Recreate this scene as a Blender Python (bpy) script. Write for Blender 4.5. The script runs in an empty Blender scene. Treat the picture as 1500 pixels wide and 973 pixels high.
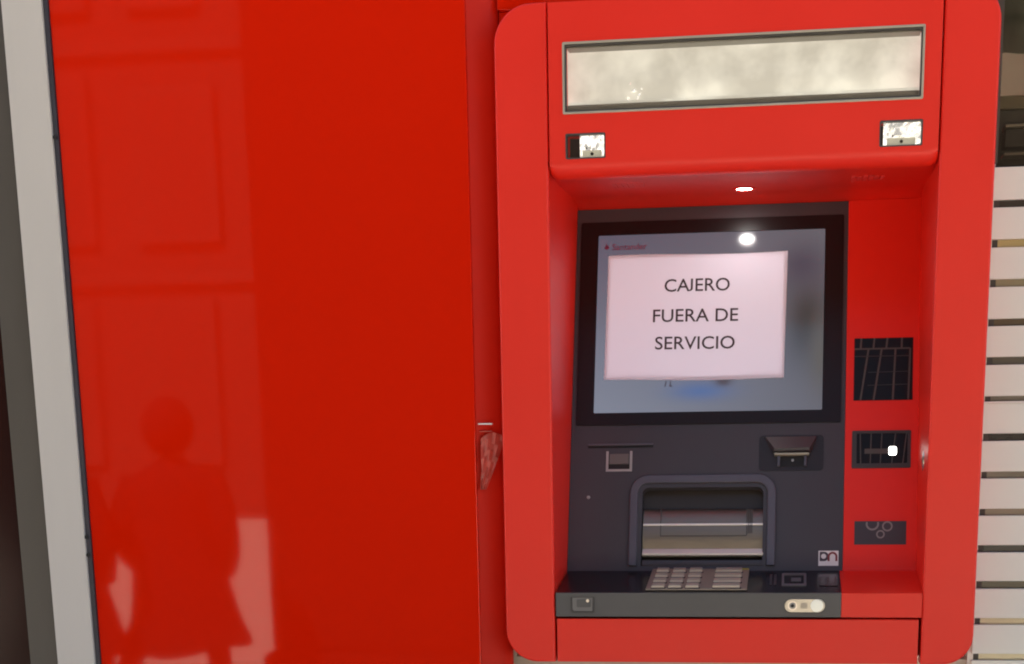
import bpy, bmesh, math, random
from mathutils import Vector, Matrix
random.seed(7)
R = math.radians
sc = bpy.context.scene
col = sc.collection

# ------------------------------------------------------------------ camera
CAM_H, CAM_D = 1.5, 2.5875
cam = bpy.data.cameras.new('camera')
cam_ob = bpy.data.objects.new('camera', cam)
col.objects.link(cam_ob)
sc.camera = cam_ob
right = Vector((0.98860752, 0.14965193, -0.01610796))
up = Vector((-0.01913152, 0.23108621, 0.97274516))
back = Vector((0.14929551, -0.96135501, 0.23131664))
cam_ob.matrix_world = Matrix(((right.x, up.x, back.x, 0), (right.y, up.y, back.y, -CAM_D),
                              (right.z, up.z, back.z, CAM_H), (0, 0, 0, 1)))
cam.sensor_fit = 'HORIZONTAL'
cam.sensor_width = 36
cam.lens = 36 * 2372.8 / 1500
cam.shift_x = -(794.42 - 750) / 1500
cam.shift_y = (1160.8 - 486.5) / 1500
cam.clip_start, cam.clip_end = 0.05, 400

# ------------------------------------------------------------------ world, sun, exposure
SUN = Vector((-0.25, 0.57, 0.80)).normalized()
world = bpy.data.worlds.new('World')
sc.world = world
world.use_nodes = True
wn = world.node_tree
sky = wn.nodes.new('ShaderNodeTexSky')
sky.sky_type = 'NISHITA'
sky.sun_disc = False
sky.sun_elevation = math.asin(SUN.z)
sky.sun_rotation = math.atan2(SUN.x, SUN.y)
sky.air_density = 1.0
sky.dust_density = 4.0
sky.ozone_density = 0.6
bg = wn.nodes['Background']
bg.inputs['Strength'].default_value = 0.07
wn.links.new(sky.outputs['Color'], bg.inputs['Color'])
sun = bpy.data.lights.new('sun', 'SUN')
sun.energy = 5.0
sun.angle = R(0.5)
sun.color = (1.0, 0.93, 0.80)
sun_ob = bpy.data.objects.new('sun', sun)
col.objects.link(sun_ob)
sun_ob.rotation_euler = SUN.to_track_quat('Z', 'Y').to_euler()
sun_ob.location = SUN * 30
vs = sc.view_settings
vs.view_transform = 'Standard'
vs.look = 'None'
vs.gamma = 1
vs.exposure = 2.22
sc.cycles.filter_width = 2.0


# ------------------------------------------------------------------ materials
def s2l(c):
    return tuple((x / 255 / 12.92) if x / 255 <= 0.04045 else ((x / 255 + 0.055) / 1.055) ** 2.4 for x in c)


def mat(name, color, rough=0.5, metal=0.0, var=0.06, scale=6.0, bump=0.0, bscale=200.0, coat=0.0, coat_rough=0.1,
        spec=0.5, emit=None, estr=0.0, rvar=0.08, aniso=0.0, stretch=(1, 1, 1)):
    """principled material with a little colour, roughness and relief variation"""
    m = bpy.data.materials.new(name)
    m.use_nodes = True
    nt = m.node_tree
    b = nt.nodes['Principled BSDF']
    tc = nt.nodes.new('ShaderNodeTexCoord')
    mp = nt.nodes.new('ShaderNodeMapping')
    mp.inputs['Scale'].default_value = stretch
    nt.links.new(tc.outputs['Object'], mp.inputs['Vector'])
    nz = nt.nodes.new('ShaderNodeTexNoise')
    nz.inputs['Scale'].default_value = scale
    nz.inputs['Detail'].default_value = 5
    nt.links.new(mp.outputs['Vector'], nz.inputs['Vector'])
    rmp = nt.nodes.new('ShaderNodeMix')
    rmp.data_type = 'RGBA'
    lo = [max(0, c * (1 - var)) for c in color]
    hi = [min(1, c * (1 + var)) for c in color]
    rmp.inputs[6].default_value = (*lo, 1)
    rmp.inputs[7].default_value = (*hi, 1)
    nt.links.new(nz.outputs['Fac'], rmp.inputs[0])
    nt.links.new(rmp.outputs[2], b.inputs['Base Color'])
    mr = nt.nodes.new('ShaderNodeMapRange')
    mr.inputs['From Min'].default_value = 0.3
    mr.inputs['From Max'].default_value = 0.7
    mr.inputs['To Min'].default_value = max(0.0, rough - rvar * rough)
    mr.inputs['To Max'].default_value = min(1, rough + rvar * rough)
    nt.links.new(nz.outputs['Fac'], mr.inputs['Value'])
    nt.links.new(mr.outputs['Result'], b.inputs['Roughness'])
    b.inputs['Metallic'].default_value = metal
    b.inputs['Specular IOR Level'].default_value = spec
    b.inputs['Coat Weight'].default_value = coat
    b.inputs['Coat Roughness'].default_value = coat_rough
    b.inputs['Anisotropic'].default_value = aniso
    if emit:
        b.inputs['Emission Color'].default_value = (*emit, 1)
        b.inputs['Emission Strength'].default_value = estr
    if bump:
        n2 = nt.nodes.new('ShaderNodeTexNoise')
        n2.inputs['Scale'].default_value = bscale
        n2.inputs['Detail'].default_value = 3
        nt.links.new(mp.outputs['Vector'], n2.inputs['Vector'])
        bp = nt.nodes.new('ShaderNodeBump')
        bp.inputs['Strength'].default_value = bump
        bp.inputs['Distance'].default_value = 0.002
        nt.links.new(n2.outputs['Fac'], bp.inputs['Height'])
        nt.links.new(bp.outputs['Normal'], b.inputs['Normal'])
    return m


def clear_glass(name, tint=(0.96, 0.96, 0.95), rough=0.03):
    m = bpy.data.materials.new(name)
    m.use_nodes = True
    nt = m.node_tree
    nt.nodes.remove(nt.nodes['Principled BSDF'])
    out = nt.nodes['Material Output']
    tr = nt.nodes.new('ShaderNodeBsdfTransparent')
    tr.inputs['Color'].default_value = (*tint, 1)
    gl = nt.nodes.new('ShaderNodeBsdfGlossy')
    gl.inputs['Roughness'].default_value = rough
    fr = nt.nodes.new('ShaderNodeFresnel')
    fr.inputs['IOR'].default_value = 1.5
    mx = nt.nodes.new('ShaderNodeMixShader')
    nt.links.new(fr.outputs[0], mx.inputs[0])
    nt.links.new(tr.outputs[0], mx.inputs[1])
    nt.links.new(gl.outputs[0], mx.inputs[2])
    nt.links.new(mx.outputs[0], out.inputs['Surface'])
    return m


M = {}
M['red_paint'] = mat('red satin paint', (0.86, 0.021, 0.007), 0.42, spec=0.44, var=0.07, scale=5, bump=0.02, bscale=500)
M['red_gloss'] = mat('red gloss panel', (0.71, 0.0125, 0.0003), 0.035, var=0.06, scale=1.5, spec=0.42, rvar=0.5, bump=0.035, bscale=3.5)
M['red_return'] = mat('red return', (0.62, 0.016, 0.003), 0.5, var=0.05, spec=0.2)
M['dark_panel'] = mat('charcoal plastic', (0.055, 0.050, 0.059), 0.42, var=0.12, scale=5, bump=0.05, bscale=900)
M['arch'] = mat('slate plastic', (0.095, 0.092, 0.118), 0.4, var=0.08)
M['shelf_top'] = mat('black gloss shelf', (0.012, 0.009, 0.010), 0.25, var=0.15)
M['shelf_front'] = mat('grey shelf edge', (0.088, 0.084, 0.080), 0.4, var=0.12, scale=9)
M['bezel_black'] = mat('black glass bezel', (0.014, 0.009, 0.010), 0.35, var=0.1, spec=0.3)
M['black'] = mat('black void', (0.008, 0.007, 0.007), 0.6)
M['smoked'] = mat('black scanner glass', (0.010, 0.009, 0.008), 0.25, var=0.1, spec=0.2)
M['grid'] = mat('grey reflected lines and grooves', (0.085, 0.078, 0.070), 0.5, var=0.2, scale=60)
M['steel'] = mat('brushed steel', (0.26, 0.225, 0.18), 0.40, 0.8, var=0.12, scale=30, stretch=(1, 30, 30), bump=0.15, bscale=60)
M['steel_light'] = mat('pale steel', (0.66, 0.60, 0.54), 0.3, 1.0, var=0.1, scale=40)
M['key_plate'] = mat('keypad steel', (0.46, 0.39, 0.31), 0.45, 0.75, var=0.12, scale=40)
M['key_top'] = mat('key steel', (0.74, 0.66, 0.53), 0.38, 0.7, var=0.08, scale=50)
M['nickel'] = mat('nickel plate', (0.50, 0.47, 0.41), 0.35, 1.0, var=0.08)
M['chrome'] = mat('glowing chrome facets', (0.92, 0.90, 0.88), 0.10, 0.9, var=0.05, emit=(1, 0.95, 0.88), estr=0.12)  # weak glow stands in for the LED light the facets reflect
M['frame_metal'] = mat('thin aluminium frame', (0.50, 0.46, 0.36), 0.4, 0.5, var=0.2, scale=25)
M['frame_dark'] = mat('dark rubber gasket', (0.06, 0.055, 0.05), 0.6)
M['grey_tile'] = mat('grey plastic insert', (0.14, 0.125, 0.12), 0.45)
M['silver_line'] = mat('silver print', (0.42, 0.40, 0.39), 0.4, 0.3)
M['ring'] = mat('pale grey print', (0.24, 0.23, 0.23), 0.5)
M['ledge'] = mat('grey ledge', (0.34, 0.32, 0.28), 0.5)
M['white_led'] = mat('white lamp', (0.9, 0.9, 0.9), 0.4, emit=(1, 0.97, 0.93), estr=16)
M['reader_led'] = mat('reader lamp', (0.9, 0.9, 0.9), 0.4, emit=(1, 0.95, 0.88), estr=2.2)
M['button_led'] = mat('lit button', (0.8, 0.78, 0.65), 0.3, emit=(1, 0.95, 0.75), estr=0.05)
M['sticker'] = mat('white sticker', (0.78, 0.76, 0.76), 0.45, var=0.03)
M['ink'] = mat('dark ink', (0.055, 0.045, 0.06), 0.6)
M['ink_red'] = mat('dark red ink', (0.20, 0.03, 0.035), 0.6)
M['paper'] = mat('paper', (0.85, 0.81, 0.93), 0.7, var=0.03, scale=9, bump=1.0, bscale=11, spec=0.25)
def translucent(m, fac, color):
    nt = m.node_tree
    b = nt.nodes['Principled BSDF']
    tl = nt.nodes.new('ShaderNodeBsdfTranslucent')
    tl.inputs['Color'].default_value = (*color, 1)
    mx = nt.nodes.new('ShaderNodeMixShader')
    mx.inputs[0].default_value = fac
    nt.links.new(b.outputs[0], mx.inputs[1])
    nt.links.new(tl.outputs[0], mx.inputs[2])
    nt.links.new(mx.outputs[0], nt.nodes['Material Output'].inputs['Surface'])


translucent(M['paper'], 0.28, (0.82, 0.76, 0.82))
M['text'] = mat('printed text', (0.05, 0.035, 0.045), 0.7)
M['logo_red'] = mat('screen red', (0.06, 0.008, 0.018), 0.5, emit=(0.30, 0.03, 0.08), estr=0.055)
M['film'] = mat('cream slat paint', (0.84, 0.85, 0.75), 0.45, var=0.05, scale=3)
M['film_edge'] = mat('white slat edge', (0.85, 0.82, 0.76), 0.35, var=0.03)
M['post'] = mat('painted aluminium post', (0.60, 0.565, 0.51), 0.38, var=0.05, scale=3, stretch=(6, 6, 1))
M['gasket'] = mat('dark blue grey gasket', (0.035, 0.033, 0.045), 0.5, var=0.3, scale=20)
M['door_frame'] = mat('brown grey door frame', (0.078, 0.068, 0.055), 0.4, var=0.12, scale=4, stretch=(6, 6, 1))
M['door_glass'] = mat('dark maroon glass', (0.030, 0.010, 0.008), 0.12, var=0.3, scale=2, spec=0.12)
M['glass'] = clear_glass('clear cover')
M['shopglass'] = clear_glass('shop glass', (0.85, 0.84, 0.80))
M['wall'] = mat('cream render', (0.60, 0.53, 0.43), 0.8, var=0.08, scale=4, bump=0.2, bscale=60)
M['interior'] = mat('shop interior wall', (0.15, 0.145, 0.135), 0.8, var=0.2, scale=3)
M['pavement'] = mat('pavement slabs', (0.46, 0.42, 0.36), 0.75, var=0.12, scale=1.2, bump=0.3, bscale=30)
M['stone'] = mat('dark granite pier', (0.009, 0.008, 0.007), 0.9, spec=0.05, var=0.25, scale=3, bump=0.3, bscale=20)
M['facade'] = mat('facade brown brick', (0.044, 0.034, 0.027), 0.9, spec=0.03, var=0.12, scale=0.7)
M['facade_trim'] = mat('facade trim', (0.050, 0.040, 0.032), 0.9, spec=0.03)
M['window'] = mat('far window glass', (0.036, 0.029, 0.024), 0.6, spec=0.05)
M['coat'] = mat('dark wool coat', (0.010, 0.009, 0.010), 0.95, spec=0.05, var=0.2, scale=40)
M['trousers'] = mat('dark trousers', (0.012, 0.012, 0.014), 0.95, spec=0.05)
M['skin'] = mat('skin', (0.42, 0.24, 0.17), 0.55)
M['hair'] = mat('dark hair', (0.03, 0.02, 0.015), 0.6)


def cream_mat():
    m = mat('mottled cream back plate', (0.70, 0.63, 0.47), 0.35, var=0.1, scale=12)
    nt = m.node_tree
    b = nt.nodes['Principled BSDF']
    tc = nt.nodes.new('ShaderNodeTexCoord')
    nz = nt.nodes.new('ShaderNodeTexNoise')
    nz.inputs['Scale'].default_value = 14
    nz.inputs['Detail'].default_value = 7
    nz.inputs['Distortion'].default_value = 0.2
    nt.links.new(tc.outputs['Object'], nz.inputs['Vector'])
    rp = nt.nodes.new('ShaderNodeValToRGB')
    e = rp.color_ramp.elements
    e[0].position, e[0].color = 0.36, (0.55, 0.52, 0.45, 1)
    e[1].position, e[1].color = 0.62, (0.80, 0.77, 0.68, 1)
    nt.links.new(nz.outputs['Fac'], rp.inputs[0])
    nt.links.new(rp.outputs[0], b.inputs['Base Color'])
    nt.links.new(rp.outputs[0], b.inputs['Emission Color'])
    b.inputs['Emission Strength'].default_value = 0.17
    return m


M['cream'] = cream_mat()


def screen_mat():
    """lit display: grey-blue picture with a darker greenish smudge and a blue patch at the bottom"""
    m = bpy.data.materials.new('lit display')
    m.use_nodes = True
    nt = m.node_tree
    b = nt.nodes['Principled BSDF']
    b.inputs['Base Color'].default_value = (0.02, 0.02, 0.024, 1)
    b.inputs['Roughness'].default_value = 0.13
    uv = nt.nodes.new('ShaderNodeUVMap')
    sp = nt.nodes.new('ShaderNodeSeparateXYZ')
    nt.links.new(uv.outputs[0], sp.inputs[0])

    def math_(op, a, b_=None, c=None):
        n = nt.nodes.new('ShaderNodeMath')
        n.operation = op
        for i, v in enumerate((a, b_, c)):
            if v is None:
                continue
            if isinstance(v, (int, float)):
                n.inputs[i].default_value = v
            else:
                nt.links.new(v, n.inputs[i])
        return n.outputs[0]

    def blob(cx, cy, rx, ry):
        dx = math_('DIVIDE', math_('SUBTRACT', sp.outputs[0], cx), rx)
        dy = math_('DIVIDE', math_('SUBTRACT', sp.outputs[1], cy), ry)
        d = math_('ADD', math_('MULTIPLY', dx, dx), math_('MULTIPLY', dy, dy))
        return math_('POWER', 2.718, math_('MULTIPLY', d, -1.0))

    def mix(fac, a, colr):
        n = nt.nodes.new('ShaderNodeMix')
        n.data_type = 'RGBA'
        nt.links.new(fac, n.inputs[0])
        if isinstance(a, tuple):
            n.inputs[6].default_value = (*a, 1)
        else:
            nt.links.new(a, n.inputs[6])
        n.inputs[7].default_value = (*colr, 1)
        return n.outputs[2]
    c = mix(sp.outputs[1], s2l((150, 155, 172)), s2l((108, 104, 122)))
    c = mix(sp.outputs[0], c, s2l((118, 116, 124)))
    c = mix(blob(0.93, 0.50, 0.10, 0.24), c, s2l((72, 72, 70)))
    c = mix(blob(0.90, 0.80, 0.10, 0.12), c, s2l((88, 84, 98)))
    c = mix(blob(0.99, 0.30, 0.05, 0.20), c, s2l((110, 104, 96)))
    c = mix(math_('MULTIPLY', blob(0.47, 0.115, 0.13, 0.05), 0.95), c, s2l((98, 124, 178)))
    c = mix(math_('MULTIPLY', blob(0.57, 0.165, 0.035, 0.025), 0.9), c, s2l((84, 66, 62)))
    # added glow in the display, hidden behind the paper notice to brighten it
    def step(x, e0, e1):
        n = nt.nodes.new('ShaderNodeMapRange')
        n.interpolation_type = 'SMOOTHSTEP'
        n.inputs['From Min'].default_value = e0
        n.inputs['From Max'].default_value = e1
        nt.links.new(x, n.inputs['Value'])
        return n.outputs['Result']
    backlight_mask = math_('MULTIPLY', math_('MULTIPLY', step(sp.outputs[0], 0.052, 0.057), step(sp.outputs[0], 0.827, 0.822)),
               math_('MULTIPLY', step(sp.outputs[1], 0.192, 0.198), step(sp.outputs[1], 0.871, 0.865)))
    c = mix(backlight_mask, c, (1.95, 1.92, 2.08))
    nt.links.new(c, b.inputs['Emission Color'])
    b.inputs['Emission Strength'].default_value = 0.14
    return m


M['screen'] = screen_mat()

# ------------------------------------------------------------------ frames of reference (u right, v up the face, w out of the face)
FRONT = Matrix(((1, 0, 0, 0), (0, 0, -1, 0), (0, 1, 0, 0), (0, 0, 0, 1)))          # (x, z, towards the street)
K = 1.0503
PANEL = Matrix(((1, 0, 0, 0), (0, 0.321 / K, -1 / K, 0.150), (0, 1 / K, 0.321 / K, 1.229), (0, 0, 0, 1)))
KS = math.hypot(1, 0.137)
SHELF = Matrix(((1, 0, 0, 0), (0, 1 / KS, -0.137 / KS, 0.0), (0, 0.137 / KS, 1 / KS, 1.2085), (0, 0, 0, 1)))
WORLD = Matrix.Identity(4)


class MB:
    """collects shapes into one mesh"""
    def __init__(self):
        self.bm = bmesh.new()
        self.bev = False

    def add(self, tmp, frame, bevel=0.0, seg=2, edges=None):
        if bevel:
            self.bev = True
            es = edges(tmp) if edges else list(tmp.edges)
            bmesh.ops.bevel(tmp, geom=es, offset=bevel, segments=seg, profile=0.5, affect='EDGES', clamp_overlap=True)
        bmesh.ops.transform(tmp, matrix=frame, verts=tmp.verts)
        me = bpy.data.meshes.new('tmp')
        tmp.to_mesh(me)
        tmp.free()
        self.bm.from_mesh(me)
        bpy.data.meshes.remove(me)
        return self

    def box(self, fr, u0, u1, v0, v1, w0, w1, bevel=0.0, seg=2):
        t = bmesh.new()
        bmesh.ops.create_cube(t, size=1, matrix=Matrix.Translation(((u0 + u1) / 2, (v0 + v1) / 2, (w0 + w1) / 2)) @
                              Matrix.Diagonal((abs(u1 - u0), abs(v1 - v0), abs(w1 - w0), 1)))
        return self.add(t, fr, bevel, seg)

    def poly(self, fr, pts, w0, w1, bevel=0.0, seg=2):
        """extruded outline; bevel rounds the front rim"""
        t = bmesh.new()
        vs_ = [t.verts.new((p[0], p[1], w0)) for p in pts]
        f = t.faces.new(vs_)
        f.normal_update()
        r = bmesh.ops.extrude_face_region(t, geom=[f])
        top = [v for v in r['geom'] if isinstance(v, bmesh.types.BMVert)]
        for v in top:
            v.co.z = w1
        bmesh.ops.recalc_face_normals(t, faces=t.faces)
        ed = None
        if bevel:
            def ed(bm):
                return [e for e in bm.edges if all(abs(v.co.z - w1) < 1e-7 for v in e.verts)]
        return self.add(t, fr, bevel, seg, ed)

    def band(self, fr, outer, inner, w0, w1, closed=True, bevel=0.0):
        """a strip between two outlines with the same number of points"""
        t = bmesh.new()
        n = len(outer)
        A = [[t.verts.new((p[0], p[1], w)) for p in L] for L in (outer, inner) for w in (w0, w1)]
        o0, o1, i0, i1 = A
        rng = range(n) if closed else range(n - 1)
        for k in rng:
            j = (k + 1) % n
            t.faces.new((o1[k], o1[j], i1[j], i1[k]))
            t.faces.new((o0[j], o0[k], i0[k], i0[j]))
            t.faces.new((o0[k], o0[j], o1[j], o1[k]))
            t.faces.new((i0[j], i0[k], i1[k], i1[j]))
        if not closed:
            t.faces.new((o0[0], o1[0], i1[0], i0[0]))
            t.faces.new((o0[-1], i0[-1], i1[-1], o1[-1]))
        bmesh.ops.recalc_face_normals(t, faces=t.faces)
        ed = None
        if bevel:
            def ed(bm):
                return [e for e in bm.edges if all(abs(v.co.z - w1) < 1e-7 for v in e.verts) and len(e.link_faces) == 2 and
                        e.calc_face_angle(0) > 0.5]
        return self.add(t, fr, bevel, 2, ed)

    def cyl(self, fr, cu, cv, r, w0, w1, n=24, bevel=0.0, r2=None):
        t = bmesh.new()
        bmesh.ops.create_cone(t, cap_ends=True, segments=n, radius1=r, radius2=r if r2 is None else r2, depth=w1 - w0,
                              matrix=Matrix.Translation((cu, cv, (w0 + w1) / 2)))
        ed = None
        if bevel:
            def ed(bm):
                return [e for e in bm.edges if all(abs(v.co.z - w1) < 1e-7 for v in e.verts)]
        return self.add(t, fr, bevel, 2, ed)

    def hull(self, fr, pts):
        t = bmesh.new()
        for p in pts:
            t.verts.new(p)
        bmesh.ops.convex_hull(t, input=t.verts)
        return self.add(t, fr)

    def sheet(self, fr, rows):
        """grid of points -> quads"""
        t = bmesh.new()
        g = [[t.verts.new(p) for p in r] for r in rows]
        for a, b in zip(g, g[1:]):
            for k in range(len(a) - 1):
                t.faces.new((a[k], a[k + 1], b[k + 1], b[k]))
        return self.add(t, fr)

    def holed(self, fr, us, vs_, holes, w, depth):
        """a face cut into a grid with some cells left out, hole sides running back by depth"""
        t = bmesh.new()
        g = {}

        def V(i, j, ww):
            if (i, j, ww) not in g:
                g[(i, j, ww)] = t.verts.new((us[i], vs_[j], ww))
            return g[(i, j, ww)]
        ho = set(holes)
        nu, nv = len(us) - 1, len(vs_) - 1
        for i in range(nu):
            for j in range(nv):
                if (i, j) in ho:
                    continue
                t.faces.new((V(i, j, w), V(i + 1, j, w), V(i + 1, j + 1, w), V(i, j + 1, w)))
                for di, dj, a, b in ((-1, 0, (i, j), (i, j + 1)), (1, 0, (i + 1, j), (i + 1, j + 1)),
                                     (0, -1, (i, j), (i + 1, j)), (0, 1, (i, j + 1), (i + 1, j + 1))):
                    q = (i + di, j + dj)
                    if q in ho or not (0 <= q[0] < nu and 0 <= q[1] < nv):
                        t.faces.new((V(*a, w), V(*b, w), V(*b, w - depth), V(*a, w - depth)))
        bmesh.ops.recalc_face_normals(t, faces=t.faces)
        return self.add(t, fr)

    def build(self, name, m, parent=None, smooth=35):
        me = bpy.data.meshes.new(name)
        self.bm.normal_update()
        self.bm.to_mesh(me)
        self.bm.free()
        if m:
            me.materials.append(m)
        if smooth:
            me.polygons.foreach_set('use_smooth', [True] * len(me.polygons))
            me.set_sharp_from_angle(angle=R(smooth))
        o = bpy.data.objects.new(name, me)
        col.objects.link(o)
        if self.bev and smooth:
            wn_ = o.modifiers.new('normals', 'WEIGHTED_NORMAL')
            wn_.keep_sharp = True
            wn_.weight = 80
        if parent:
            o.parent = parent
            o.matrix_parent_inverse = Matrix.Translation(-base_of(parent))
        return o


BASE = {}


def base_of(o):
    return BASE.get(o.name, Vector((0, 0, 0)))


def thing(name, label, cat, loc=(0, 0, 0), group=None):
    o = bpy.data.objects.new(name, None)
    o.empty_display_size = 0.1
    o.location = loc
    col.objects.link(o)
    BASE[o.name] = Vector(loc)
    tag(o, label, cat, group)
    return o


def tag(o, label=None, cat=None, group=None, kind=None):
    for k, v in (('label', label), ('category', cat), ('group', group), ('kind', kind)):
        if v:
            o[k] = v
    return o


def rrect(u0, u1, v0, v1, r, n=6):
    """rounded rectangle, counter-clockwise; r = (bottom left, bottom right, top right, top left)"""
    if not isinstance(r, (tuple, list)):
        r = (r,) * 4
    pts = []
    for (cu, cv, a0, rr) in ((u0 + r[0], v0 + r[0], 180, r[0]), (u1 - r[1], v0 + r[1], 270, r[1]),
                             (u1 - r[2], v1 - r[2], 0, r[2]), (u0 + r[3], v1 - r[3], 90, r[3])):
        if rr <= 1e-6:
            pts.append((cu, cv))
            continue
        for k in range(n + 1):
            a = R(a0 + 90 * k / n)
            pts.append((cu + rr * math.cos(a), cv + rr * math.sin(a)))
    return pts


def text_mesh(name, body, fr, u, v, w, width, height, m, parent, bold=0.0):
    """flat lettering fitted to a width and a capital height, centred at (u, v)"""
    cu = bpy.data.curves.new(name, 'FONT')
    cu.body = body
    cu.align_x = 'LEFT'
    cu.offset = bold
    cu.resolution_u = 4
    to = bpy.data.objects.new(name, cu)
    col.objects.link(to)
    dg = bpy.context.evaluated_depsgraph_get()
    me = bpy.data.meshes.new_from_object(to.evaluated_get(dg))
    bpy.data.objects.remove(to)
    bpy.data.curves.remove(cu)
    # letters that hang below the line (the J) are drawn up to stand on it
    par = list(range(len(me.vertices)))

    def root(i):
        while par[i] != i:
            i = par[i]
        return i
    for e in me.edges:
        par[root(e.vertices[0])] = root(e.vertices[1])
    isl = {}
    for p in me.vertices:
        isl.setdefault(root(p.index), []).append(p)
    cap = max(p.co.y for p in me.vertices)
    for L in isl.values():
        lo, hi = min(p.co.y for p in L), max(p.co.y for p in L)
        if lo < -0.08 * cap:
            for p in L:
                p.co.y = (p.co.y - lo) / (hi - lo) * hi
    xs = [p.co.x for p in me.vertices]
    ys = [p.co.y for p in me.vertices]
    x0, x1, y0, y1 = min(xs), max(xs), min(ys), max(ys)
    for p in me.vertices:
        p.co = fr @ Vector((u + ((p.co.x - x0) / (x1 - x0) - 0.5) * width, v + ((p.co.y - y0) / (y1 - y0) - 0.5) * height,
                            w(p) if callable(w) else w))
    me.materials.clear()
    me.materials.append(m)
    me.name = name
    o = bpy.data.objects.new(name, me)
    col.objects.link(o)
    o.parent = parent
    o.matrix_parent_inverse = Matrix.Translation(-base_of(parent))
    return o


# ------------------------------------------------------------------ setting: ground, wall
g = MB()
g.box(WORLD, -90, 90, -120, 30, -0.3, 0.0)
tag(g.build('pavement', M['pavement']), 'pale paved ground in front of the wall', None, kind='structure')

w_ = MB()
w_.box(WORLD, -1.20, -0.46, 0.11, 0.40, 0.0, 4.4)          # behind the red panel
w_.box(WORLD, -0.46, 0.286, 0.11, 0.40, 0.0, 1.088)        # under the machine
w_.box(WORLD, -0.46, 0.286, 0.10, 0.40, 2.094, 4.4)
w_.box(WORLD, -0.52, -0.46, 0.08, 0.40, 2.094, 4.4)        # over the machine
w_.box(WORLD, -9, -1.20, 0.02, 0.40, 2.62, 4.4)
w_.box(WORLD, 0.286, 9, 0.065, 0.40, 2.62, 4.4)
w_.box(WORLD, -9, -2.25, 0.02, 0.40, 0.0, 2.62)
w_.box(WORLD, 2.25, 9, 0.02, 0.40, 0.0, 2.62)
w_.box(WORLD, -9, 9, 0.02, 0.45, 4.4, 5.2)
tag(w_.build('wall', M['wall']), 'cream shop front wall around the cash machine', None, kind='structure')

# ------------------------------------------------------------------ red cladding panel
pan = thing('red_wall_panel', 'tall glossy red panel left of the cash machine, mirroring the street', 'wall panel', (-0.83, 0.03, 0))
b = MB()
b.poly(FRONT, rrect(-1.166, -0.504, 0.06, 3.2, 0.0), -0.05, -0.02, 0.0012)
b.build('panel_face', M['red_gloss'], pan)
b = MB()
rows = []
for (x, y) in ((-0.5045, 0.030), (-0.497, 0.0335), (-0.485, 0.040), (-0.472, 0.047), (-0.4615, 0.054), (-0.4585, 0.075)):
    rows.append([(x, y, 0.06), (x, y, 1.0), (x, y, 2.0), (x, y, 3.2)])
b.sheet(WORLD, rows)
b.build('side_return', M['red_return'], pan, 60)
b = MB()
b.box(FRONT, -0.4584, 0.286, 2.0885, 3.2, -0.07, -0.045, 0.001)
b.box(FRONT, -0.4584, -0.39, 2.0, 2.0880, -0.09, -0.06)
b.build('header_panel', M['red_gloss'], pan)

# ------------------------------------------------------------------ left: white post, dark door
pw = thing('door_post', 'pale cream metal door post at the left edge of the red panel', 'door post', (-1.2, 0.02, 0))
b = MB()
b.box(FRONT, -1.2425, -1.1745, 0.0, 2.62, -0.10, -0.012, 0.003)
b.build('post', M['post'], pw)
b = MB()
b.box(FRONT, -1.1742, -1.1663, 0.0, 2.62, -0.10, -0.016, 0.001)
b.build('gasket', M['gasket'], pw)
for z in (1.27, 1.30, 1.93):
    b = MB()
    b.cyl(FRONT, -1.1715 + random.uniform(-.001, .001), z, 0.0035, -0.018, -0.0135, 10)
    b.build('screw_head', M['black'], pw)
dr = thing('glass_door', 'dark glass door with brown grey frame left of the cream post', 'door', (-1.7, 0.05, 0))
b = MB()
b.box(FRONT, -1.3005, -1.2428, 0.02, 2.6, -0.09, -0.03, 0.002)
b.build('stile', M['door_frame'], dr)
b = MB()
b.box(FRONT, -2.24, -2.18, 0.02, 2.6, -0.09, -0.03, 0.002)
b.build('stile', M['door_frame'], dr)
b = MB()
b.box(FRONT, -2.18, -1.3006, 2.5, 2.6, -0.09, -0.03, 0.002)
b.build('top_rail', M['door_frame'], dr)
b = MB()
b.box(FRONT, -2.18, -1.3006, 0.02, 1.06, -0.09, -0.03, 0.002)
b.build('bottom_rail', M['door_frame'], dr)
b = MB()
b.box(FRONT, -2.18, -1.3006, 1.06, 2.5, -0.065, -0.055)
b.build('pane', M['door_glass'], dr)

# ------------------------------------------------------------------ right: slatted screen in a shop window
sw = thing('slatted_window', 'window screened by wide cream horizontal slats right of the cash machine', 'window', (1.2, 0.09, 0))
SX0, SX1 = 0.2915, 2.2
PITCH = 0.0579
tops = [1.842] + [1.790 - PITCH * n - 0.0058 for n in range(0, 29)]
gap_cols = [(60, 56, 50), (176, 160, 112), (140, 132, 106), (88, 76, 58), (84, 80, 70), (118, 112, 100), (34, 27, 23), (120, 112, 98),
            (132, 118, 100), (32, 26, 22), (70, 64, 42), (196, 184, 150), (200, 190, 158)]
for n, t in enumerate(tops):
    bot = 1.790 - PITCH * n + 0.0058 + random.uniform(-0.0012, 0.0010)
    b = MB()
    b.box(FRONT, SX0, SX1, bot, t, -0.10, -0.09, 0.0012)
    b.build('slat', M['film'], sw)
gm = {}
for n in range(0, 29):
    c = gap_cols[n % len(gap_cols)]
    if c not in gm:
        lin = s2l(c)
        gm[c] = mat('strip behind the slats', tuple(min(0.9, x * 1.25) for x in lin), 0.25, var=0.25, scale=14, stretch=(1, 1, 4))
    zc = 1.790 - PITCH * n
    b = MB()
    b.box(FRONT, SX0 + 0.012, SX1, zc - 0.012, zc + 0.012, -0.125, -0.1012)
    b.build('gap_strip', gm[c], sw)  # added strip, coloured to stand in for what the glass gap shows
    b = MB()
    b.box(FRONT, SX0 + 0.0035, SX0 + 0.0117, zc - 0.012, zc + 0.012, -0.125, -0.1008)
    b.build('batten_end', M['frame_dark'], sw)
b = MB()
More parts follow.
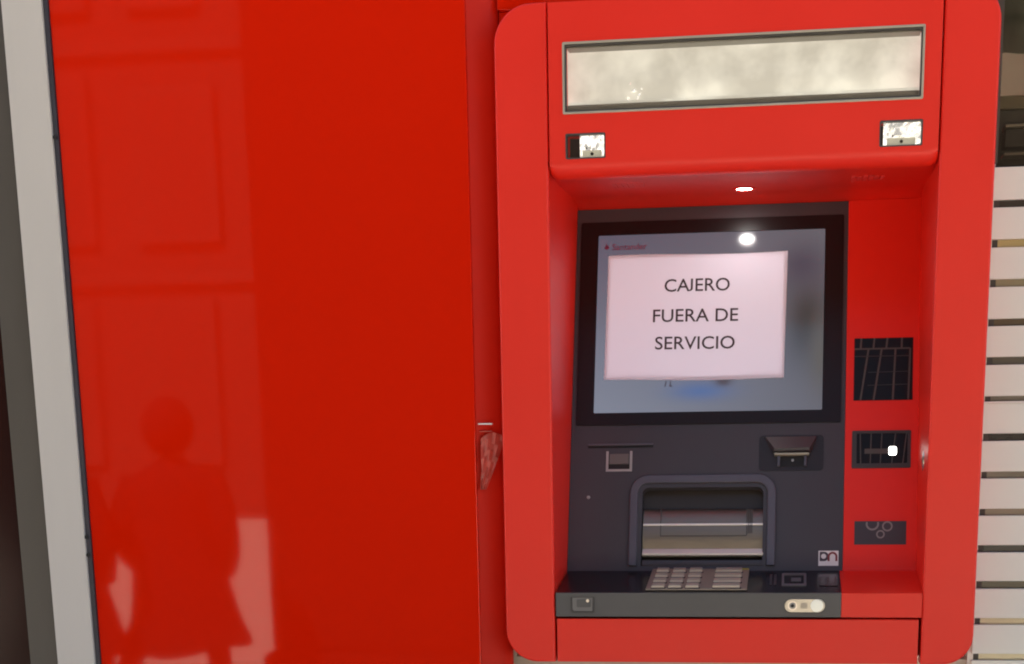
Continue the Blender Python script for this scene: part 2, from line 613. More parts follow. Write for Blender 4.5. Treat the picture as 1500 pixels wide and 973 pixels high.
b.box(FRONT, 0.286, SX0 + 0.0034, 0.06, 1.848, -0.13, -0.1005)
b.build('edge_strip', M['film_edge'], sw)
b = MB()
zl = 1.790 - PITCH * 5 - 0.0045
b.box(FRONT, SX0 - 0.003, SX1, zl - 0.0012, zl + 0.0012, -0.10, -0.0885, 0.0004)
b.build('edge_highlight', M['film_edge'], sw)  # highlight along a slat edge, built as a thin white strip
b = MB()
b.box(FRONT, 0.298, SX1, 1.848, 2.6, -0.125, -0.119)
b.build('pane', M['shopglass'], sw)
b = MB()
b.box(FRONT, 0.287, 0.2975, 1.849, 2.62, -0.135, -0.1)
b.build('jamb', M['door_frame'], sw)
# what shows in the clear top pane; the green sheet imitates a reflection
cur = thing('reflection_sheet', 'grey green sheet added for a reflection behind the glass in the top right corner', 'reflection_sheet', (0.7, 0.35, 2.05))
b = MB()
rows = []
for k in range(61):
    x = 0.305 + 0.012 * k
    y = 0.33 + 0.012 * math.sin(k * 1.15) + 0.004 * math.sin(k * 2.3)
    rows.append([(x, y, 2.045 + 0.004 * math.sin(k)), (x, y + 0.004, 2.2), (x, y, 2.58)])
b.sheet(WORLD, rows)
b.build('tint_sheet', mat('grey green cloth', (0.17, 0.19, 0.16), 0.9, var=0.35, scale=30, stretch=(3, 3, 0.4)), cur, 80)
itr = MB()
itr.box(WORLD, 0.29, 2.3, 1.2, 1.3, 0, 2.62)
itr.box(WORLD, 2.2, 2.3, 0.2, 1.2, 0, 2.62)
itr.box(WORLD, 0.287, 2.2, 0.14, 1.2, 2.60, 2.62)
tag(itr.build('shop_interior', M['interior']), 'dim brown room behind the shop window', None, kind='structure')
cab = thing('shop_cabinet', 'brown cabinet with a pale yellow rail seen through the glass above the slats', 'cabinet', (0.9, 0.3, 0))
b = MB(); b.box(WORLD, 0.30, 1.9, 0.24, 0.60, 0.0, 1.955, 0.004)
b.build('carcass', mat('cabinet brown', (0.105, 0.098, 0.088), 0.5, var=0.2), cab)
b = MB(); b.box(WORLD, 0.30, 1.9, 0.225, 0.2395, 1.945, 1.965, 0.002)
b.build('rail', mat('cabinet yellow rail', (0.26, 0.22, 0.13), 0.5), cab)
b = MB(); b.box(WORLD, 0.318, 1.9, 0.20, 0.2390, 1.885, 1.912, 0.002)
b.build('drawer_front', mat('cabinet dark drawer', (0.035, 0.027, 0.022), 0.5), cab)
for z in (1.914, 1.872):
    b = MB(); b.box(WORLD, 0.318, 1.9, 0.195, 0.2392, z, z + 0.0045, 0.001)
    b.build('drawer_edge', mat('cabinet pale edge', (0.42, 0.37, 0.30), 0.4), cab)

# ------------------------------------------------------------------ the cash machine
atm = thing('cash_machine', 'red wall cash machine with dark screen panel, keypad and lit reader', 'cash machine', (-0.087, 0.2, 1.088))
# side columns
b = MB()
b.poly(FRONT, rrect(-0.457, -0.3766, 1.096, 2.0865, (0.052, 0, 0, 0.056), 10), -0.37, 0.0, 0.004, 3)
b.build('side_column', M['red_paint'], atm)
b = MB()
b.poly(FRONT, rrect(0.2033, 0.2833, 1.096, 2.0865, (0, 0.046, 0.056, 0), 10), -0.37, 0.0, 0.004, 3)
rc = b.build('side_column', M['red_paint'], atm)
LB = Matrix(((0, 0, -1, 0.2033), (-1, 0, 0, 0), (0, 1, 0, 0), (0, 0, 0, 1)))
b = MB()
pts = [(-0.085 + 0.010 * math.cos(a * math.pi / 8), 1.408 + 0.016 * math.sin(a * math.pi / 8)) for a in range(16)]
b.poly(LB, pts, 0, 0.0015, 0.0006)
b.build('lock_cover', M['steel_light'], rc)
# fascia with its openings, lip and underside
FX0, FX1 = -0.3742, 0.2010
us = [FX0, FX0 + 0.004, FX0 + 0.010, -0.3526, -0.3500, -0.2900, 0.1170, 0.1765, 0.1772, FX1 - 0.010, FX1 - 0.004, FX1]
us = [FX0, FX0 + 0.004, FX0 + 0.010, -0.3510, -0.3485, -0.2902, 0.1171, 0.1745, 0.1772, FX1 - 0.010, FX1 - 0.004, FX1]
us[8] = 0.1768
zs = [1.862, 1.8655, 1.8995, 1.9300, 2.0265, 2.0840]
holes = [(4, 1), (6, 1), (7, 1)] + [(i, 3) for i in range(3, 7)]
# opening columns: windows use cells 4 and 6-7, the light box uses cells 3-6 (x -0.351 .. 0.1745)
b = MB()
b.holed(FRONT, us, zs, holes, 0.002, 0.045)
prof = [(-0.002, 1.862), (-0.0022, 1.857), (-0.0012, 1.852), (0.0015, 1.8465), (0.0055, 1.8418), (0.011, 1.8388), (0.018, 1.8375), (0.03, 1.8385),
        (0.06, 1.8400), (0.12, 1.8415), (0.22, 1.8430), (0.27, 1.8432), (0.30, 1.8415), (0.325, 1.8365), (0.345, 1.8295)]
raise_ = {0: 0.008, 1: 0.0035, 2: 0.0}
rows = []
for y, z in prof:
    row = []
    for i, u in enumerate(us):
        e = min(i, len(us) - 1 - i)
        k = raise_.get(e, 0.0) if 0.0 < y < 0.1 and z < 1.85 else (raise_.get(e, 0.0) * 0.5 if z < 1.856 and y < 0.1 else 0)
        uu = u if y < 0.025 or 0 < i < len(us) - 1 else (u - 0.003 if i == 0 else u + 0.003)
        row.append((uu, y, z + k))
    rows.append(row)
b.sheet(WORLD, rows)
bmesh.ops.remove_doubles(b.bm, verts=b.bm.verts, dist=1e-5)
b.box(FRONT, FX0, FX1, 2.0838, 2.0845, -0.35, 0.0018)
b.box(FRONT, FX0 - 0.002, FX1 + 0.002, 1.850, 2.083, -0.36, -0.352)
b.box(WORLD, -0.3770, 0.2036, 0.338, 0.40, 1.8345, 1.87)
b.box(WORLD, -0.3770, 0.2036, 0.352, 0.40, 1.80, 1.8340)
fas = b.build('fascia', M['red_paint'], atm, 40)
# light box
b = MB()
b.band(FRONT, rrect(-0.3530, 0.1768, 1.9278, 2.0287, 0.002, 2), rrect(-0.3497, 0.1735, 1.9311, 2.0254, 0.001, 2), -0.01, 0.0045, bevel=0.0007)
lbf = b.build('sign_frame', M['frame_metal'], atm)
b = MB()
b.band(FRONT, rrect(-0.3497, 0.1735, 1.9311, 2.0254, 0.001, 2), rrect(-0.3479, 0.1717, 1.9329, 2.0236, 0.001, 2), -0.01, 0.0025)
b.build('gasket', M['frame_dark'], lbf)
b = MB()
b.box(FRONT, -0.351, 0.1745, 1.93, 2.0265, -0.044, -0.041)
bp_ = b.build('sign_plate', M['cream'], atm)
b = MB()
b.box(FRONT, -0.3478, 0.1716, 1.9331, 1.9425, -0.040, -0.010, 0.001)
b.build('ledge', M['ledge'], bp_)
b = MB()
b.box(FRONT, -0.3478, 0.1716, 1.9427, 1.9475, -0.040, -0.016, 0.0008)
b.build('ledge_lip', M['cream'], bp_)
b = MB()
b.box(FRONT, -0.3478, 0.1716, 2.0215, 2.0234, -0.040, -0.008, 0.0006)
b.build('ledge', M['ledge'], bp_)
b = MB()
for k in range(16):
    x, z, s = -0.250 + random.gauss(0, 0.009), 1.963 + random.gauss(0, 0.007), random.uniform(0.0012, 0.0035)
    b.hull(FRONT, [(x + random.uniform(-s, s), z + random.uniform(-s, s), -0.039 + random.uniform(-0.001, 0.004)) for _ in range(7)])
b.build('bright_bit', M['chrome'], bp_, 0)  # cluster of small bright facets on the back plate
b = MB()
b.box(FRONT, -0.3496, 0.1734, 1.9312, 2.0253, -0.004, -0.0025)
b.build('cover_glass', M['glass'], lbf)


# two camera windows with chromed facets
def camera_window(u0, u1, v0, v1, dark):
    f_ = MB()
    f_.band(FRONT, rrect(u0 - 0.0012, u1 + 0.0012, v0 - 0.0012, v1 + 0.0012, 0.0025, 3), rrect(u0 + 0.0008, u1 - 0.0008, v0 + 0.0008, v1 - 0.0008, 0.002, 3), -0.012, 0.0028)
    fr_ = f_.build('camera_window', M['frame_dark'], atm)
    q = MB()
    q.box(FRONT, u0, u1, v0, v1, -0.043, -0.040)
    q.build('window_back', M['black'], fr_)
    q = MB()
    nu, nv = 9, 6
    ua = u0 + (u1 - u0) * dark
    rows = []
    for j in range(nv + 1):
        row = []
        for i in range(nu + 1):
            e = i in (0, nu) or j in (0, nv)
            row.append((ua + (u1 - ua) * (i + (0 if e else random.uniform(-.3, .3))) / nu, v0 + (v1 - v0) * (j + (0 if e else random.uniform(-.3, .3))) / nv,
                        -0.010 if e else -0.016 + random.uniform(-0.006, 0.006)))
        rows.append(row)
    q.sheet(FRONT, rows)
    q.build('reflector', M['chrome'], fr_, 0)
    q = MB()
    q.cyl(FRONT, ua + (u1 - ua) * 0.48, v0 + (v1 - v0) * 0.2, 0.0024, -0.016, -0.0065, 14)
    q.cyl(FRONT, ua + (u1 - ua) * 0.25, v0 + (v1 - v0) * 0.45, 0.0012, -0.016, -0.0070, 8)
    q.build('lens', M['black'], fr_)
    q = MB()
    q.box(FRONT, ua + (u1 - ua) * 0.1, ua + (u1 - ua) * 0.85, v0 + (v1 - v0) * 0.08, v0 + (v1 - v0) * 0.36, -0.0135, -0.0085, 0.001)
    q.build('led_bar', M['button_led'], fr_)
    q = MB()
    q.box(FRONT, u0 + 0.0004, u1 - 0.0004, v0 + 0.0004, v1 - 0.0004, -0.0035, -0.002)
    q.build('cover_glass', M['glass'], fr_)


camera_window(-0.3485, -0.2902, 1.8655, 1.8995, 0.33)
camera_window(0.1171, 0.1768, 1.8655, 1.8995, 0.08)
# downlight in the underside
UND = Matrix(((1, 0, 0, -0.088), (0, 1, 0, 0.2425), (0, 0, -1, 1.8432), (0, 0, 0, 1)))
b = MB()
b.band(UND, [(0.0195 * math.cos(k * math.pi / 16), 0.0195 * math.sin(k * math.pi / 16)) for k in range(32)],
       [(0.0128 * math.cos(k * math.pi / 16), 0.0128 * math.sin(k * math.pi / 16)) for k in range(32)], -0.002, 0.0015)
dl = b.build('downlight', M['red_paint'], atm)
b = MB()
b.cyl(UND, 0, 0, 0.0128, -0.002, 0.0010, 32)
b.build('lamp_disc', M['white_led'], dl)
# faint reflections on the underside, drawn as pinkish blocks, left and right
for cx, cy, n in ((-0.266, 0.135, 6), (0.108, 0.155, 6)):
    b = MB()
    for k in range(n):
        x = cx + (k - n / 2) * 0.0088
        h = random.uniform(0.5, 1.0)
        b.box(WORLD, x, x + 0.0062, cy - 0.034 * h, cy + 0.034 * h, 1.8408, 1.8414)
    b.build('reflection_mark', mat('pinkish reflection', (0.80, 0.045, 0.035), 0.6), fas)

# dark control panel (a sloping face with an opening for the cash tray)
b = MB()
PU0, PU1 = -0.3760, 0.0838
us2 = [PU0, -0.2512, -0.0458, PU1]
vs2 = [-0.004, 0.008, 0.1455, 0.6305]
b.holed(PANEL, us2, vs2, [(1, 1)], 0.0, 0.06)
b.box(PANEL, PU0, PU1, -0.004, 0.6305, -0.075, -0.061)
cp = b.build('control_panel', M['dark_panel'], atm)
# screen
b = MB()
b.band(PANEL, rrect(-0.3685, 0.0770, 0.2505, 0.6070, 0.003), rrect(-0.3383, 0.0457, 0.2720, 0.5835, 0.002), -0.001, 0.0022, bevel=0.0006)
sb = b.build('screen_bezel', M['bezel_black'], atm)
b = MB()
t_ = bmesh.new()
n0 = [(-0.3384, 0.2719), (0.0458, 0.2719), (0.0458, 0.5836), (-0.3384, 0.5836)]
f = t_.faces.new([t_.verts.new((p[0], p[1], 0.0008)) for p in n0])
uvl = t_.loops.layers.uv.new('UVMap')
for lp, uvc in zip(f.loops, ((0, 0), (1, 0), (1, 1), (0, 1))):
    lp[uvl].uv = uvc
b.add(t_, PANEL)
b.build('screen', M['screen'], sb, 0)
# screen print: flame mark and bank name
b = MB()
fl = [(-0.3272, 0.5600), (-0.3240, 0.5585), (-0.3205, 0.5600), (-0.3195, 0.5625), (-0.3212, 0.5650), (-0.3222, 0.5675), (-0.3232, 0.5650), (-0.3240, 0.5680),
      (-0.3246, 0.5700), (-0.3258, 0.5668), (-0.3255, 0.5645), (-0.3272, 0.5640), (-0.3280, 0.5620)]
b.poly(PANEL, fl, 0.0010, 0.0013)
b.build('flame_mark', M['logo_red'], sb, 0)
text_mesh('screen_lettering', 'Santander', PANEL, -0.2845, 0.5628, 0.0013, 0.0595, 0.0112, M['logo_red'], sb, 0.012)
b = MB()
for x in (-0.2165, -0.2085):
    b.poly(PANEL, [(x, 0.3265), (x + 0.0012, 0.3265), (x - 0.0005, 0.3165), (x - 0.0022, 0.3165)], 0.0009, 0.0012)
b.poly(PANEL, [(-0.210, 0.3165), (-0.2050, 0.3165), (-0.2052, 0.318), (-0.2098, 0.318)], 0.0009, 0.0012)
b.build('picture_detail', M['ink'], sb, 0)
# left slot bar, marked receipt slot, dot
b = MB()
b.box(PANEL, -0.3462, -0.2352, 0.2150, 0.2188, -0.001, 0.0035, 0.0012)
b.build('slot_bar', M['arch'], atm)
b = MB()
b.box(PANEL, -0.3462, -0.2352, 0.2115, 0.2148, -0.001, 0.0006)
b.build('slot_gap', M['black'], atm)
b = MB()
o_ = [(-0.3148, 0.2055), (-0.3148, 0.1705), (-0.2703, 0.1705), (-0.2703, 0.2055)]
i_ = [(-0.3108, 0.2055), (-0.3108, 0.1745), (-0.2743, 0.1745), (-0.2743, 0.2055)]
b.band(PANEL, o_, i_, 0.0, 0.0016, closed=False)
ub = b.build('slot_outline', M['silver_line'], atm)
b = MB()
b.box(PANEL, -0.3090, -0.2762, 0.1830, 0.2010, 0.0002, 0.0022, 0.0008)
b.build('slot_shutter', M['grey_tile'], ub)
b = MB()
b.box(PANEL, -0.3106, -0.2745, 0.1747, 0.1829, 0.0001, 0.0008)
b.build('slot_shadow_gap', M['black'], ub)
b = MB()
b.cyl(PANEL, -0.3433, 0.1262, 0.0030, 0.0, 0.002, 16, 0.0008)
b.build('rivet', M['silver_line'], atm)
# card reader hood
b = MB()
b.band(PANEL, rrect(-0.0570, 0.0495, 0.1690, 0.2290, 0.006), rrect(-0.0540, 0.0465, 0.1720, 0.2262, 0.005), -0.001, 0.0012)
b.poly(PANEL, rrect(-0.0545, 0.0470, 0.1715, 0.2268, 0.005), 0.0002, 0.0006)
hb_ = b.build('card_reader', mat('card reader surround', (0.022, 0.018, 0.022), 0.45), atm)
b = MB()
b.hull(PANEL, [(-0.0485, 0.2262, 0.0006), (0.0390, 0.2262, 0.0006), (-0.0470, 0.2262, 0.0040), (0.0375, 0.2262, 0.0040),
               (-0.0318, 0.2030, 0.0185), (0.0262, 0.2030, 0.0185), (-0.0318, 0.1995, 0.0165), (0.0262, 0.1995, 0.0165), (-0.0345, 0.1985, 0.0006), (0.0290, 0.1985, 0.0006)])
b.build('hood', M['dark_panel'], hb_)
b = MB()
b.box(PANEL, -0.0318, 0.0258, 0.1936, 0.1974, 0.0006, 0.0100, 0.0008)
b.build('slot_lip', M['frame_metal'], hb_)
for u in (-0.0262, 0.0175):
    b = MB()
    b.box(PANEL, u, u + 0.0042, 0.1755, 0.1934, 0.0006, 0.0070, 0.001)
    b.build('guide_post', M['arch'], hb_)
b = MB()
b.box(PANEL, -0.0215, 0.0170, 0.1755, 0.1934, 0.0005, 0.0012)
b.build('card_slot', M['black'], hb_)
b = MB()
b.cyl(PANEL, -0.0012, 0.1862, 0.0022, 0.0012, 0.0032, 12)
b.build('sensor', M['silver_line'], hb_)
# cash tray: arch, shutter
b = MB()
no = 8
oa = [(-0.2722, 0.008)] + [(-0.2722 + 0.032 + 0.032 * math.cos(R(180 - 90 * k / no)), 0.1625 - 0.032 + 0.032 * math.sin(R(180 - 90 * k / no))) for k in range(no + 1)] + \
     [(-0.0278 - 0.032 + 0.032 * math.cos(R(90 - 90 * k / no)), 0.1625 - 0.032 + 0.032 * math.sin(R(90 - 90 * k / no))) for k in range(no + 1)] + [(-0.0278, 0.008)]
T = 0.0135
ia = [(-0.2722 + T, 0.008)] + [(-0.2722 + 0.032 + (0.032 - T) * math.cos(R(180 - 90 * k / no)), 0.1625 - 0.032 + (0.032 - T) * math.sin(R(180 - 90 * k / no))) for k in range(no + 1)] + \
     [(-0.0278 - 0.032 + (0.032 - T) * math.cos(R(90 - 90 * k / no)), 0.1625 - 0.032 + (0.032 - T) * math.sin(R(90 - 90 * k / no))) for k in range(no + 1)] + [(-0.0278 - T, 0.008)]
b.band(PANEL, oa, ia, -0.001, 0.006, closed=False, bevel=0.0018)
arch = b.build('cash_tray_arch', M['arch'], atm)
b = MB()
T2 = 0.0205
ib = [(-0.2722 + T2, 0.008)] + [(-0.2722 + 0.032 + (0.032 - T2) * math.cos(R(180 - 90 * k / no)), 0.1625 - 0.032 + (0.032 - T2) * math.sin(R(180 - 90 * k / no))) for k in range(no + 1)] + \
     [(-0.0278 - 0.032 + (0.032 - T2) * math.cos(R(90 - 90 * k / no)), 0.1625 - 0.032 + (0.032 - T2) * math.sin(R(90 - 90 * k / no))) for k in range(no + 1)] + [(-0.0278 - T2, 0.008)]
b.band(PANEL, ia, ib, -0.02, 0.001, closed=False)
b.build('inner_lip', M['dark_panel'], arch)
tray = MB()
tray.box(PANEL, -0.2511, -0.0459, 0.1095, 0.1454, -0.050, -0.022)
trayo = tray.build('tray_back', mat('dark bronze', (0.055, 0.045, 0.04), 0.35, 0.5), atm)
b = MB()
rows = []
for (v, w) in ((0.1100, -0.0205), (0.1090, -0.0160), (0.105, -0.0120), (0.098, -0.0085), (0.090, -0.006), (0.080, -0.004), (0.070, -0.003), (0.060, -0.003), (0.050, -0.004),
                           (0.042, -0.0062), (0.034, -0.0075), (0.028, -0.009), (0.0262, -0.012), (0.0258, -0.02)):
    rows.append([(u, v, w) for u in (-0.2495, -0.18, -0.11, -0.0470)])
b.sheet(PANEL, rows)
sh = b.build('cash_shutter', M['steel'], atm, 60)
b = MB()
b.box(PANEL, -0.2492, -0.0472, 0.0775, 0.0809, -0.006, -0.0012, 0.0010)
b.build('shutter_highlight', mat('painted highlight', (0.92, 0.88, 0.82), 0.38, 0.3), sh)  # the lamp's bright line on the shutter, built as a pale bar
b = MB()
b.hull(PANEL, [(u, v, w) for u in (-0.2492, -0.0472) for v, w in ((0.0385, -0.0078), (0.0385, -0.0062), (0.0285, 0.0030), (0.0262, 0.0020), (0.0262, -0.009))])
b.build('shutter_lip', mat('pale satin lip', (0.74, 0.71, 0.66), 0.45, 0.15, var=0.06), sh)
b = MB()
b.box(PANEL, -0.2200, -0.2187, 0.0590, 0.1060, -0.012, -0.0018)
b.box(PANEL, -0.2187, -0.0757, 0.0590, 0.0605, -0.006, -0.0018)
b.box(PANEL, -0.0757, -0.0743, 0.0605, 0.1060, -0.012, -0.0018)
b.build('shutter_groove', M['grid'], sh)
b = MB()
for k in range(3):
    b.box(PANEL, -0.0730 + 0.0028 * k, -0.0716 + 0.0028 * k, 0.0640, 0.1040, -0.012, -0.0012, 0.0003)
b.build('shutter_rib', M['grid'], sh)
b = MB()
b.box(PANEL, -0.2500, -0.0465, 0.0085, 0.0185, -0.02, -0.001, 0.002)
b.build('tray_sill', M['dark_panel'], atm)
b = MB()
b.box(PANEL, -0.2508, -0.0462, 0.0082, 0.030, -0.03, -0.0205)
b.build('tray_gap', M['black'], atm)
# sticker with two letters
st = MB()
st.box(PANEL, 0.0442, 0.0770, 0.0078, 0.0330, 0.0, 0.0007)
sto = st.build('sticker', M['sticker'], atm, 0)
b = MB()
b.poly(PANEL, rrect(0.0462, 0.0610, 0.0155, 0.0312, (0.001, 0.0075, 0.0075, 0.001), 5), 0.0007, 0.0010)
b.build('letter_d', M['ink'], sto, 0)
b = MB()
b.cyl(PANEL, 0.0526, 0.0236, 0.0042, 0.0010, 0.0013, 16)
b.build('letter_dot', M['sticker'], sto, 0)
b = MB()
oo = [(0.0592, 0.0155)] + [(0.0672 + 0.0080 * math.cos(R(180 - 18 * k)), 0.0232 + 0.0080 * math.sin(R(180 - 18 * k))) for k in range(11)] + [(0.0752, 0.0155)]
ii = [(0.0626, 0.0155)] + [(0.0672 + 0.0046 * math.cos(R(180 - 18 * k)), 0.0232 + 0.0046 * math.sin(R(180 - 18 * k))) for k in range(11)] + [(0.0718, 0.0155)]
b.band(PANEL, oo, ii, 0.0007, 0.0011, closed=False)
b.build('letter_n', M['ink_red'], sto, 0)

# red reader column on the right
b = MB()
b.box(PANEL, 0.0843, 0.2034, -0.004, 0.6310, -0.03, 0.0006, 0.0004)
rp_ = b.build('reader_column', M['red_paint'], atm)
b = MB()
b.box(PANEL, 0.0972, 0.1932, 0.2866, 0.3925, -0.001, 0.0016, 0.0004)
gl = b.build('scanner_glass', M['smoked'], atm)
b = MB()


def line(bm_, p, q, t, w=0.0017):
    d = Vector((q[0] - p[0], q[1] - p[1]))
    nrm = Vector((-d.y, d.x)).normalized() * t / 2
    bm_.poly(PANEL, [(p[0] - nrm.x, p[1] - nrm.y), (q[0] - nrm.x, q[1] - nrm.y), (q[0] + nrm.x, q[1] + nrm.y), (p[0] + nrm.x, p[1] + nrm.y)], w - 0.0002, w + 0.0002)


for x0, x1 in ((0.1085, 0.1075), (0.1300, 0.1285), (0.1512, 0.1495), (0.1748, 0.1745)):
    line(b, (x0, 0.3922), (x1, 0.3752), 0.0030)
for x0, x1 in ((0.1205, 0.1085), (0.1420, 0.1300), (0.1645, 0.1612), (0.1885, 0.1862)):
    line(b, (x0, 0.3742), (x1, 0.2872), 0.0030)
line(b, (0.0978, 0.3742), (0.1885, 0.3742), 0.0026)
b.build('reflected_line', M['grid'], gl, 0)  # paving joints mirrored in the glass, drawn as thin grey bars
b = MB()
line(b, (0.0985, 0.3615), (0.1880, 0.3615), 0.0016)
for v in (0.334, 0.312):
    line(b, (0.120, v), (0.185, v + 0.001), 0.0011)
b.build('reflected_line', mat('faint reflected line', (0.035, 0.032, 0.03), 0.5), gl, 0)
b = MB()
b.band(PANEL, rrect(0.0957, 0.1918, 0.1715, 0.2352, 0.002), rrect(0.1035, 0.1865, 0.1795, 0.2302, 0.002), -0.001, 0.0022, bevel=0.0006)
nf = b.build('contactless_reader', mat('reader surround', (0.052, 0.048, 0.045), 0.4), atm)
b = MB()
b.box(PANEL, 0.1034, 0.1866, 0.1794, 0.2303, -0.001, 0.0010)
b.build('reader_glass', M['smoked'], nf)
b = MB()
for x0, x1 in ((0.1090, 0.1105), (0.1270, 0.1262), (0.1445, 0.1425), (0.1665, 0.1610), (0.1845, 0.1790)):
    line(b, (x0, 0.2300), (x1, 0.1798), 0.0016, 0.0012)
b.build('reflected_line', M['grid'], nf, 0)  # the same mirrored joints, drawn on the reader glass
b = MB()
b.box(PANEL, 0.1165, 0.1550, 0.1960, 0.2045, 0.0010, 0.0016, 0.0004)
b.build('light_strip', M['grid'], nf)
b = MB()
b.poly(PANEL, rrect(0.1560, 0.1685, 0.1935, 0.2075, 0.0028, 4), 0.0010, 0.0020)
b.build('reader_light', M['reader_led'], nf, 0)
b = MB()
b.box(PANEL, 0.1020, 0.1862, 0.0430, 0.0825, -0.001, 0.0014, 0.0004)
rg = b.build('symbol_plate', M['dark_panel'], atm)


def ring(cu, cv, r, t, a0=0, a1=360, n=28):
    q = MB()
    full = a1 - a0 >= 360
    m_ = n if full else n + 1
    A = [R(a0 + (a1 - a0) * k / n) for k in range(m_)]
    q.band(PANEL, [(cu + r * math.cos(a), cv + r * math.sin(a)) for a in A], [(cu + (r - t) * math.cos(a), cv + (r - t) * math.sin(a)) for a in A], 0.0014, 0.0018, closed=full)
    q.build('ring_symbol', M['ring'], rg, 0)


ring(0.1312, 0.0775, 0.0108, 0.0030, 160, 380)
ring(0.1555, 0.0735, 0.0086, 0.0026)
ring(0.1445, 0.0602, 0.0070, 0.0024)

# shelf: dark left part, red right part
b = MB()
b.poly(Matrix(((0, 0, 1, 0), (1, 0, 0, 0), (0, 1, 0, 0), (0, 0, 0, 1))), [(0.003, 1.1703), (0.165, 1.1703), (0.165, 1.2290), (0.152, 1.2290), (0.0035, 1.2086)], -0.3745, 0.0785)
shf = b.build('shelf', M['shelf_top'], atm, 0)
b = MB()
b.poly(FRONT, rrect(-0.3745, 0.0785, 1.1704, 1.2086, 0.0005, 2), -0.0029, 0.001, 0.001)
b.build('shelf_edge', M['shelf_front'], shf)
b = MB()
b.poly(Matrix(((0, 0, 1, 0), (1, 0, 0, 0), (0, 1, 0, 0), (0, 0, 0, 1))), [(-0.0005, 1.1703), (0.165, 1.1703), (0.165, 1.2290), (0.152, 1.2290), (0.0035, 1.2095), (-0.0005, 1.2080)], 0.0790, 0.2028)
b.build('red_shelf', M['red_paint'], atm, 20)
# keypad
b = MB()
b.box(SHELF, -0.2310, -0.0692, 0.0145, 0.1675, 0.0, 0.0030, 0.0012)
kp = b.build('keypad', M['key_plate'], atm)
ys_ = [0.1365, 0.1010, 0.0655, 0.0300]
xs_ = [(-0.2225, -0.2015), (-0.1955, -0.1740), (-0.1678, -0.1462)]
fx_ = (-0.1245, -0.0805)
key_shade_mat = mat('key shade brown', (0.05, 0.038, 0.03), 0.6)
for yv in ys_:
    for x0, x1 in xs_ + [fx_]:
        shade_mb = MB()
        shade_mb.box(SHELF, x0 - 0.0004, x1 + 0.0022, yv - 0.0150, yv - 0.0060, 0.0030, 0.0034)
        shade_mb.build('key_shade', key_shade_mat, kp, 0)  # shade in front of and beside each key, laid on as brown plates
for yv in ys_:
    for x0, x1 in xs_ + [fx_]:
        b = MB()
        b.hull(SHELF, [(x0, yv - 0.009, 0.0034), (x1, yv - 0.009, 0.0034), (x0, yv + 0.010, 0.0034), (x1, yv + 0.010, 0.0034),
                       (x0 + 0.001, yv - 0.008, 0.0066), (x1 - 0.001, yv - 0.008, 0.0066), (x0 + 0.001, yv + 0.009, 0.0066), (x1 - 0.001, yv + 0.009, 0.0066)])
        b.build('key', M['key_top'], kp)
b = MB()
b.box(SHELF, -0.093, -0.070, 0.1455, 0.1660, 0.0031, 0.0036)
b.build('yellow_mark', mat('yellow smear', (0.45, 0.40, 0.04), 0.5), kp)
# marks on the shelf right of the keypad
for u in (-0.0345, -0.0275):
    b = MB()
    b.box(SHELF, u, u + 0.0040, 0.052, 0.122, 0.0, 0.0010)
    b.build('shelf_mark', mat('shelf mark', (0.06, 0.05, 0.05), 0.4), shf)
b = MB()
b.band(SHELF, rrect(-0.0150, 0.0245, 0.0450, 0.1280, 0.004), rrect(-0.0110, 0.0205, 0.0560, 0.1170, 0.002), -0.001, 0.0014)
sf = b.build('coin_slot_frame', mat('slot frame grey', (0.16, 0.14, 0.135), 0.4), shf)
b = MB()
b.box(SHELF, 0.0000, 0.0160, 0.074, 0.098, 0.0, 0.0010, 0.0004)
b.build('coin_slot', M['grey_tile'], sf)
b = MB()
b.box(SHELF, 0.0450, 0.0735, 0.046, 0.122, 0.0, 0.0006)
b.build('smoked_window', mat('smoked plastic', (0.028, 0.02, 0.022), 0.2), shf)
# edge lock and audio plate
b = MB()
b.band(FRONT, rrect(-0.3505, -0.3120, 1.1760, 1.2020, (0.005, 0.003, 0.001, 0.001), 4), rrect(-0.3480, -0.3145, 1.1790, 1.2020, (0.004, 0.002, 0.001, 0.001), 4), -0.002, 0.0022)
lk = b.build('edge_lock', M['frame_dark'], atm)
b = MB()
b.poly(FRONT, rrect(-0.3478, -0.3147, 1.1792, 1.2015, (0.004, 0.002, 0.001, 0.001), 4), -0.001, 0.0018, 0.001)
b.build('lock_plate', mat('lock grey', (0.17, 0.16, 0.15), 0.4), lk)
b = MB()
b.poly(FRONT, rrect(-0.3405, -0.3175, 1.1855, 1.1985, 0.002, 3), 0.0018, 0.0024)
b.build('lock_insert', M['shelf_front'], lk)
b = MB()
b.cyl(FRONT, -0.3225, 1.1962, 0.0026, 0.0024, 0.0040, 12)
b.build('lock_pin', M['steel_light'], lk)
b = MB()
b.poly(FRONT, rrect(-0.0095, 0.0535, 1.1780, 1.2000, 0.0109, 8), 0.0005, 0.0040, 0.0012)
ap = b.build('audio_plate', M['nickel'], atm)
b = MB()
b.cyl(FRONT, 0.0030, 1.1890, 0.0075, 0.004, 0.0050, 24)
b.build('jack_ring', M['steel_light'], ap)
b = MB()
b.cyl(FRONT, 0.0030, 1.1890, 0.0052, 0.005, 0.0056, 20)
b.build('jack_collar', M['ledge'], ap)
b = MB()
b.cyl(FRONT, 0.0030, 1.1890, 0.0026, 0.0056, 0.0061, 16)
b.build('jack_hole', M['black'], ap)
b = MB()
b.poly(FRONT, rrect(0.0155, 0.0262, 1.1845, 1.1935, 0.002, 3), 0.004, 0.0045)
b.build('headphone_mark', mat('etched mark', (0.42, 0.39, 0.33), 0.5, 0.8), ap)
b = MB()
b.cyl(FRONT, 0.0410, 1.1890, 0.0100, 0.004, 0.0065, 28, 0.0012)
b.build('push_button', M['button_led'], ap)
